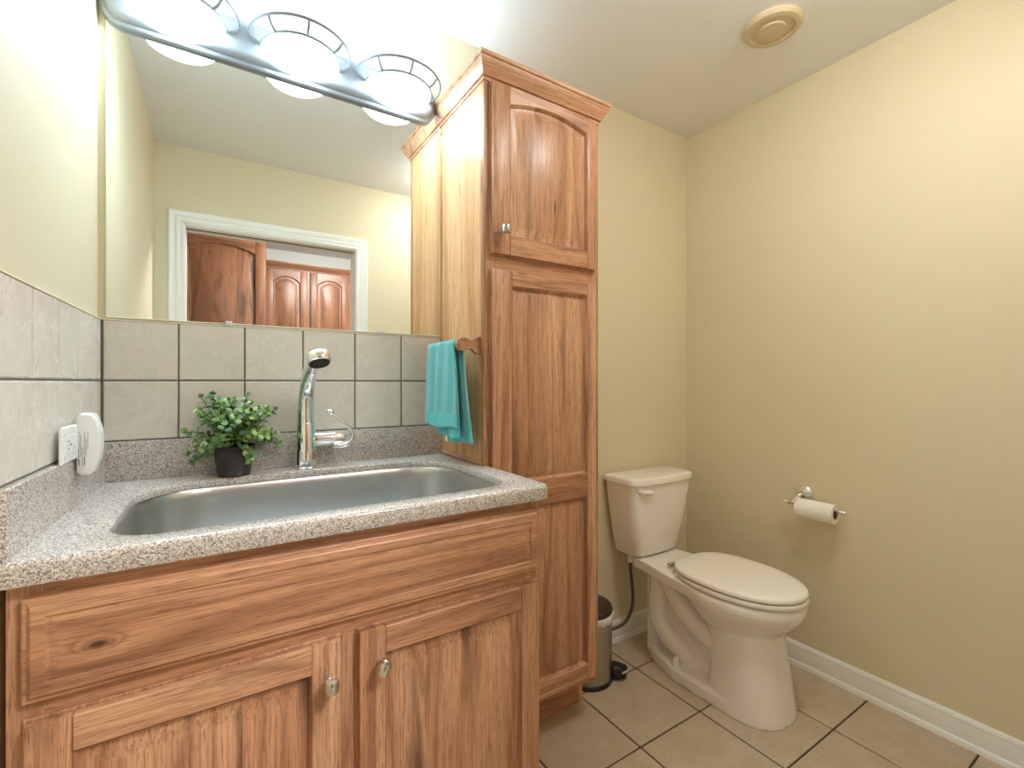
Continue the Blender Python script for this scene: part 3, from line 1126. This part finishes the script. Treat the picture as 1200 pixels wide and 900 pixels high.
def thicken(o, th, sub=1):
    s = o.modifiers.new('thickness', 'SOLIDIFY')
    s.thickness = th
    s.offset = 0
    if sub:
        b = o.modifiers.new('round', 'SUBSURF')
        b.levels = b.render_levels = sub


bm = B()
towel_sheet(bm, 1.040, .994, (1.268, 1.472), (1.232, 1.462), (1.215, 1.40), .004, .4)
o = obj('outer_fold', bm, [M['terry'], M['hem']], t, smooth=180, normals=False)
thicken(o, .0062)
bm = B()
towel_sheet(bm, 1.012, 1.012, (1.275, 1.455), (1.236, 1.372), (1.235, 1.385), -.0030, 2.1, -.006, -.003)
o = obj('inner_fold', bm, [M['terry'], M['hem']], t, smooth=180, normals=False)
thicken(o, .0045)
bm = B()
box(bm, .5955, .5965, 1.292, 1.304, 1.003, 1.018)
obj('care_tag', bm, M['white_pl'], t, label='small white care tag')

# ------------------------------------------------------------------ toilet
TX = 1.672
t = thing('toilet', 'biscuit coloured two-piece toilet with closed seat lid in the corner', 'toilet', (TX, 1.2, 0))


def egg(cx, cy, z, hw, fr, bk, n=40, e=2.0, eb=2.0):
    pts = []
    for k in range(n):
        a = 2 * PI * k / n
        c, s = math.cos(a), math.sin(a)
        ex = e if s < 0 else eb
        x = hw * math.copysign(abs(c) ** (2 / ex), c)
        y = (fr if s < 0 else bk) * math.copysign(abs(s) ** (2 / ex), s)
        pts.append((cx + x, cy + y, z))
    return pts


bm = B()
# bowl and rim
loft(bm, [egg(TX, 1.04, .285, .128, .165, .12), egg(TX, 1.04, .305, .142, .182, .14), egg(TX, 1.04, .335, .160, .212, .17), egg(TX, 1.04, .365, .175, .236, .20),
          egg(TX, 1.04, .385, .181, .245, .21), egg(TX, 1.04, .403, .181, .245, .21), egg(TX, 1.04, .415, .176, .240, .205)])
# deck under the tank
dk = [(-.172, 1.10), (.172, 1.10), (.155, 1.25), (.128, 1.36), (.118, 1.44), (-.118, 1.44), (-.128, 1.36), (-.155, 1.25)]
loft(bm, [[(TX + x, y, z) for x, y in dk] for z in (.372, .417)])
# front pedestal column
loft(bm, [egg(TX, .985, 0, .136, .150, .115, e=2.5, eb=3.5), egg(TX, .985, .02, .134, .148, .115, e=2.5, eb=3.5), egg(TX, .985, .10, .126, .136, .112, e=2.5, eb=3.5), egg(TX, .99, .20, .120, .125, .108, e=2.4, eb=3.5), egg(TX, 1.0, .30, .122, .125, .110, e=2.3, eb=3.5)])
# foot slab
ft = [(-.134, .98), (.134, .98), (.140, 1.10), (.136, 1.22), (.105, 1.33), (.078, 1.385), (-.078, 1.385), (-.105, 1.33), (-.136, 1.22), (-.140, 1.10)]
loft(bm, [[(TX + x, y, z) for x, y in ft] for z in (0, .042)] + [[(TX + x * .93, 1.18 + (y - 1.18) * .95, .052) for x, y in ft]])
# narrow web and rear column
box(bm, TX - .048, TX + .048, 1.02, 1.385, .01, .40)
box(bm, TX - .078, TX + .078, 1.345, 1.400, .02, .40)
for s in (-1, 1):
    xx = TX + s * .070
    tube(bm, [(xx, 1.345, .390), (xx, 1.338, .31), (xx, 1.346, .235), (xx, 1.330, .165), (xx, 1.275, .120), (xx - s * .006, 1.215, .088), (xx - s * .03, 1.165, .060), (xx - s * .06, 1.12, .04)], [.037, .039, .041, .041, .041, .040, .036, .03], 16, 5)
    tube(bm, [(xx, 1.30, .375), (xx, 1.262, .320), (xx, 1.215, .268), (xx, 1.15, .228), (xx, 1.07, .205)], [.034, .040, .043, .044, .044], 16, 5)
me = bpy.data.meshes.new('tmp')
bmesh.ops.recalc_face_normals(bm, faces=bm.faces)
bm.to_mesh(me)
bm.free()
tmp = bpy.data.objects.new('tmp', me)
COL.objects.link(tmp)
md = tmp.modifiers.new('r', 'REMESH'); md.mode = 'VOXEL'; md.voxel_size = .0042
md = tmp.modifiers.new('s', 'SMOOTH'); md.iterations = 7; md.factor = .5
dg = bpy.context.evaluated_depsgraph_get()
bm = B()
bm.from_mesh(tmp.evaluated_get(dg).to_mesh())
bpy.data.objects.remove(tmp)
bpy.data.meshes.remove(me)
for v in bm.verts:
    if v.co.z < .0015:
        v.co.z = .0005
obj('bowl', bm, M['ceramic'], t, smooth=60)


def rrect(x0, x1, y0, y1, z, rf, rb, bow=0.0, n=6):
    pts = []
    for (cx, cy, r, a0) in ((x1 - rf, y0 + rf, rf, 270), (x1 - rb, y1 - rb, rb, 0), (x0 + rb, y1 - rb, rb, 90), (x0 + rf, y0 + rf, rf, 180)):
        for k in range(n + 1):
            a = math.radians(a0 + 90 * k / n)
            pts.append([cx + r * math.cos(a), cy + r * math.sin(a)])
    # extra points along the front so it can bow
    m = 10
    fr = [[x0 + rf + (x1 - x0 - 2 * rf) * k / m, y0] for k in range(1, m)]
    pts += fr
    xm, hw = (x0 + x1) / 2, (x1 - x0) / 2
    for p in pts:
        if p[1] < y0 + rf + 1e-6:
            u = (p[0] - xm) / hw
            p[1] -= bow * (1 - u * u)
    return [(x, y, z) for x, y in pts]


bm = B()
loft(bm, [rrect(TX - .138, TX + .138, 1.405, 1.525, .424, .04, .02, .010), rrect(TX - .148, TX + .148, 1.398, 1.530, .432, .04, .02, .012), rrect(TX - .170, TX + .170, 1.386, 1.532, .56, .035, .015, .016),
          rrect(TX - .190, TX + .190, 1.374, 1.534, .70, .03, .012, .018), rrect(TX - .193, TX + .193, 1.372, 1.534, .742, .03, .012, .018)])
obj('tank', bm, M['ceramic'], t, smooth=50)
bm = B()
lx0, lx1, ly0, ly1 = TX - .202, TX + .200, 1.362, 1.540
loft(bm, [rrect(lx0 + d, lx1 - d, ly0 + d, ly1 - d, z, .03, .012, .020) for d, z in ((.004, .7425), (0, .745), (0, .762), (.003, .769), (.010, .773), (.016, .774))])
obj('tank_lid', bm, M['ceramic'], t, smooth=50)
bm = B()
lathe(bm, [(.011, 0), (.0105, .008), (.008, .012)], (TX - .155, 1.367, .716), 'Y', 16, mat=Matrix.Scale(-1, 4, (0, 1, 0)))
tube(bm, [(TX - .160, 1.355, .717), (TX - .140, 1.352, .716), (TX - .115, 1.349, .712), (TX - .092, 1.348, .707)], [.0085, .0095, .011, .0065], 14, 5)
obj('flush_lever', bm, M['ceramic'], t)
bm = B()
loft(bm, [egg(TX, 1.035, z, hw, fr, bk, 48, 2.1, 2.6) for z, hw, fr, bk in ((.4205, .172, .238, .200), (.4225, .177, .243, .204), (.432, .179, .245, .205), (.4365, .176, .242, .203))])
obj('seat', bm, M['seat'], t, smooth=50)
bm = B()
loft(bm, [egg(TX, 1.035, z, hw, fr, bk, 48, 2.1, 2.8) for z, hw, fr, bk in ((.4415, .172, .238, .212), (.4435, .176, .242, .216), (.452, .177, .243, .217), (.4585, .172, .237, .212), (.4615, .160, .222, .200), (.4630, .120, .170, .160), (.4640, .04, .06, .06))])
obj('seat_lid', bm, M['seat'], t, smooth=50)
for s in (-1, 1):
    bm = B()
    lathe(bm, [(.0085, -.018), (.0095, -.015), (.0095, .015), (.0085, .018)], (TX + s * .085, 1.262, .433), 'X', 14)
    obj('hinge', bm, M['nickel'], t, label='metal seat hinge')
    bm = B()
    lathe(bm, [(.014, .048), (.0145, .060), (.013, .080), (.009, .088), (.001, .090)], (TX + s * .117, 1.215, 0), n=18)
    obj('bolt_cap', bm, M['seat'], t)
bm = B()
hp = [(TX - .118, 1.455, .415), (TX - .118, 1.455, .36), (TX - .110, 1.452, .27), (TX - .112, 1.45, .20), (TX - .145, 1.455, .135), (TX - .20, 1.475, .108), (TX - .26, 1.495, .110), (TX - .295, 1.51, .115)]
tube(bm, hp, .0068, 12, 8)
hs = obj('supply_hose', bm, M['hose'], t, label='dark braided supply hose')
bm = B()
lathe(bm, [(.012, .388), (.0125, .405), (.011, .424)], (TX - .118, 1.455, 0), n=12)
obj('coupling_nut', bm, M['white_pl'], hs, label='white coupling nut')

# ------------------------------------------------------------------ paper holder and roll
t = thing('paper_holder', 'chrome toilet paper holder with a round rose on the right wall', 'toilet paper holder', (XR, .98, .70))
HB = Vector((2.006, 0, .687))
bm = B()
lathe(bm, [(.033, 0), (.033, .004), (.030, .010), (.024, .014), (.014, .019), (.010, .022)], (XR, .975, .722), 'X', 28, mat=Matrix.Scale(-1, 4, (1, 0, 0)))
obj('rose', bm, M['chrome'], t)
bm = B()
tube(bm, [(XR - .020, .975, .722), (XR - .040, .978, .718), (HB.x + .004, .992, .694), (HB.x, .996, HB.z)], [.008, .007, .0065, .0065], 14, 6)
obj('arm', bm, M['chrome'], t)
bm = B()
tube(bm, [(HB.x, 1.006, HB.z), (HB.x, .822, HB.z)], .0062, 14)
obj('bar', bm, M['chrome'], t)
for y in (1.010, .818):
    bm = B()
    s = 1 if y > .9 else -1
    lathe(bm, [(.007, -.006), (.0105, -.003), (.0100, .001), (.0065, .004), (.0110, .009), (.0105, .015), (.004, .020)], (HB.x, y, HB.z), 'Y', 18, mat=Matrix.Scale(s, 4, (0, 1, 0)))
    obj('finial', bm, M['chrome'], t)
t = thing('toilet_roll', 'part-used white toilet paper roll on the chrome holder', 'toilet paper', (HB.x, .91, .68))
bm = B()
rz = HB.z - .0135
ya, yb = .838, .972
rc_ = []
N = 40
for rad, y in ((.0195, ya), (.0365, ya), (.0372, ya + .002), (.0372, yb - .002), (.0365, yb), (.0195, yb), (.0195, ya)):
    rc_.append([(HB.x + rad * math.cos(2 * PI * k / N), y, rz + rad * math.sin(2 * PI * k / N)) for k in range(N)])
loft(bm, rc_, False, False)
# loose end lying round the front
sh = []
for k in range(10):
    a = PI * .55 + PI * .62 * k / 9
    sh.append((HB.x + .0384 * math.cos(a), rz + .0384 * math.sin(a)))
inner = [(HB.x + (x - HB.x) * .97, rz + (z - rz) * .97) for x, z in sh]
prism(bm, sh + inner[::-1], lambda a, b, d: (a, d, b), ya + .014, yb)
obj('paper', bm, M['paper'], t)
bm = B()
rc_ = []
for rad, y in ((.0193, ya + .0005), (.0193, yb - .0005), (.0182, yb - .0005), (.0182, ya + .0005), (.0193, ya + .0005)):
    rc_.append([(HB.x + rad * math.cos(2 * PI * k / N), y, rz + rad * math.sin(2 * PI * k / N)) for k in range(N)])
loft(bm, rc_, False, False)
obj('tube', bm, M['card'], t, label='brown card tube')

# ------------------------------------------------------------------ pedal bin
kx, ky, kr = 1.268, 1.420, .098
t = thing('pedal_bin', 'small round steel pedal bin behind the linen cabinet', 'trash can', (kx, ky, 0))
bm = B()
lathe(bm, [(kr - .002, .014), (kr, .016), (kr, .262), (kr - .003, .264)], (kx, ky, 0), n=48)
obj('can', bm, M['bin'], t)
bm = B()
lathe(bm, [(kr + .002, .0005), (kr + .004, .003), (kr + .003, .016), (kr - .004, .018)], (kx, ky, 0), n=48)
obj('base_ring', bm, M['black'], t)
bm = B()
lathe(bm, [(kr + .003, .272), (kr + .004, .276), (kr + .002, .286), (kr - .004, .293), (kr - .02, .296), (.001, .297)], (kx, ky, 0), n=48)
obj('lid', bm, M['brownlid'], t)
bm = B()
rb = random.Random(3)
rings = []
NB = 64
jit = [rb.uniform(-1, 1) for _ in range(NB)]
for i, (rr, z) in enumerate(((.001, .2705), (.006, .270), (.008, .262), (.006, .249), (.0025, .240), (.0015, .243))):
    rings.append([(kx + (kr + rr + .0018 * jit[k] * (i > 1)) * math.cos(2 * PI * k / NB), ky + (kr + rr + .0018 * jit[k] * (i > 1)) * math.sin(2 * PI * k / NB), z + .007 * jit[(k * 3) % NB] * (i > 2)) for k in range(NB)])
loft(bm, rings, False, False)
obj('bin_liner', bm, M['bag'], t, label='white liner bag edge')
pd = Vector((.80, -.60, 0)).normalized()
sd = Vector((-pd.y, pd.x, 0))
bm = B()
pc = Vector((kx, ky, 0)) + pd * (kr + .004)


def pf(a, b, z):
    q = pc + pd * a + sd * b
    return (q.x, q.y, z)


rings = []
for s in (0, .2, .45, .7, .9, 1.0):
    w = .030 * math.sqrt(max(1 - (s * .98) ** 4, .02))
    rings.append([pf(.055 * s, -w, .012), pf(.055 * s, w, .012), pf(.055 * s, w, .050 - .012 * s), pf(.055 * s, w * .6, .058 - .012 * s), pf(.055 * s, -w * .6, .058 - .012 * s), pf(.055 * s, -w, .050 - .012 * s)])
loft(bm, rings)
pdl = obj('pedal', bm, M['black'], t, smooth=60)
bm = B()
tube(bm, [pf(.030, -.033, .036), pf(.050, -.018, .036), pf(.057, 0, .036), pf(.050, .018, .036), pf(.030, .033, .036)], .0045, 8, 4)
obj('pedal_strip', bm, M['chrome'], pdl, label='bright metal pedal strip')

# ------------------------------------------------------------------ ceiling fitting and added fill domes
bm = B()
lathe(bm, [(.095, H - .0005), (.095, H - .010), (.088, H - .018), (.072, H - .020), (.070, H - .014), (.045, H - .016), (.043, H - .022), (.001, H - .024)], (1.665, .895, 0), n=40)
obj('ceiling_fitting', bm, M['vent'], loc=(1.665, .895, H), label='round cream disc fitting on the ceiling above the toilet', cat='ceiling fitting')

t = thing('added_ceiling_light', 'added unseen glass dome fill light on the bathroom ceiling near the doorway', 'fill light', (1.25, .47, H))  # lamp added above the view as soft fill for the bathroom
bm = B()
lathe(bm, [(.155, H - .0005), (.155, H - .022), (.145, H - .026)], (1.25, .47, 0), n=40)
obj('pan', bm, M['trim'], t)
bm = B()
lathe(bm, [(.143, H - .024), (.140, H - .045), (.120, H - .070), (.080, H - .090), (.030, H - .099), (.001, H - .100)], (1.25, .47, 0), n=40, cap0=False)
obj('glass_dome', bm, M['dome'], t)

t = thing('added_ceiling_light', 'added unseen glass dome fill light on the hall ceiling', 'fill light', (.95, -.62, H))  # unseen lamp added to send more light through the doorway
bm = B()
lathe(bm, [(.175, H - .0005), (.175, H - .022), (.165, H - .026)], (.95, -.62, 0), n=40)
obj('pan', bm, M['trim'], t)
bm = B()
lathe(bm, [(.163, H - .024), (.160, H - .045), (.140, H - .075), (.090, H - .100), (.030, H - .112), (.001, H - .113)], (.95, -.62, 0), n=40, cap0=False)
obj('glass_dome', bm, M['hall_fill_dome'], t)


# ------------------------------------------------------------------ hall cabinets (seen in the mirror); fronts face +Y
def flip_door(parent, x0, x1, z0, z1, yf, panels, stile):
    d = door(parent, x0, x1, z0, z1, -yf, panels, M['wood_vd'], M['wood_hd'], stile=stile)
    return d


def mirror_y(root):
    for o in [root] + list(root.children_recursive):
        if o.type == 'MESH':
            o.data.transform(Matrix.Scale(-1, 4, (0, 1, 0)))
            o.data.flip_normals()
        if o is root:
            o.location.y = -o.location.y


YT = -1.045      # front of the tall hall cabinet
t = thing('hall_cabinet', 'tall hickory hall cabinet at left of the doorway reflection', 'cabinet', (.03, -YT + .3, 0))
bm = B()
box(bm, -.30, .358, -YT + .021, -YT + .80, .10, 2.30, bev=.001, seg=1)
box(bm, -.29, .350, -YT + .09, -YT + .80, .0005, .10)
obj('carcass', bm, M['wood_vd'], t)
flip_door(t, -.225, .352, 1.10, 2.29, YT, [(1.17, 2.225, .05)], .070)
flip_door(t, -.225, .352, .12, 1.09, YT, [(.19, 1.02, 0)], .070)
mirror_y(t)

YW = -1.52
t = thing('hall_wall_cabinet', 'hickory wall cabinet with two arched doors at right of the doorway reflection', 'cabinet', (.80, -YW + .15, 1.5))
bm = B()
box(bm, .375, 1.42, -YW + .021, -HY0 - .001, 1.45, 2.20, bev=.001, seg=1)
obj('carcass', bm, M['wood_vd'], t)
bm = B()
cp = [(.0, 2.195), (.006, 2.195), (.008, 2.205), (.020, 2.215), (.032, 2.235), (.036, 2.245), (.036, 2.252), (0, 2.252)]
loft(bm, [[(.375, -YW + .021 - d, z) for d, z in cp], [(1.42, -YW + .021 - d, z) for d, z in cp]])
box(bm, .375, 1.42, -YW + .021, -HY0 - .001, 2.20, 2.25)
obj('crown_molding', bm, M['wood_hd'], t)
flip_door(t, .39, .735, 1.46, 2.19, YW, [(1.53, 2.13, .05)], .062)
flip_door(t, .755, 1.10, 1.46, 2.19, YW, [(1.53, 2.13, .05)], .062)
mirror_y(t)
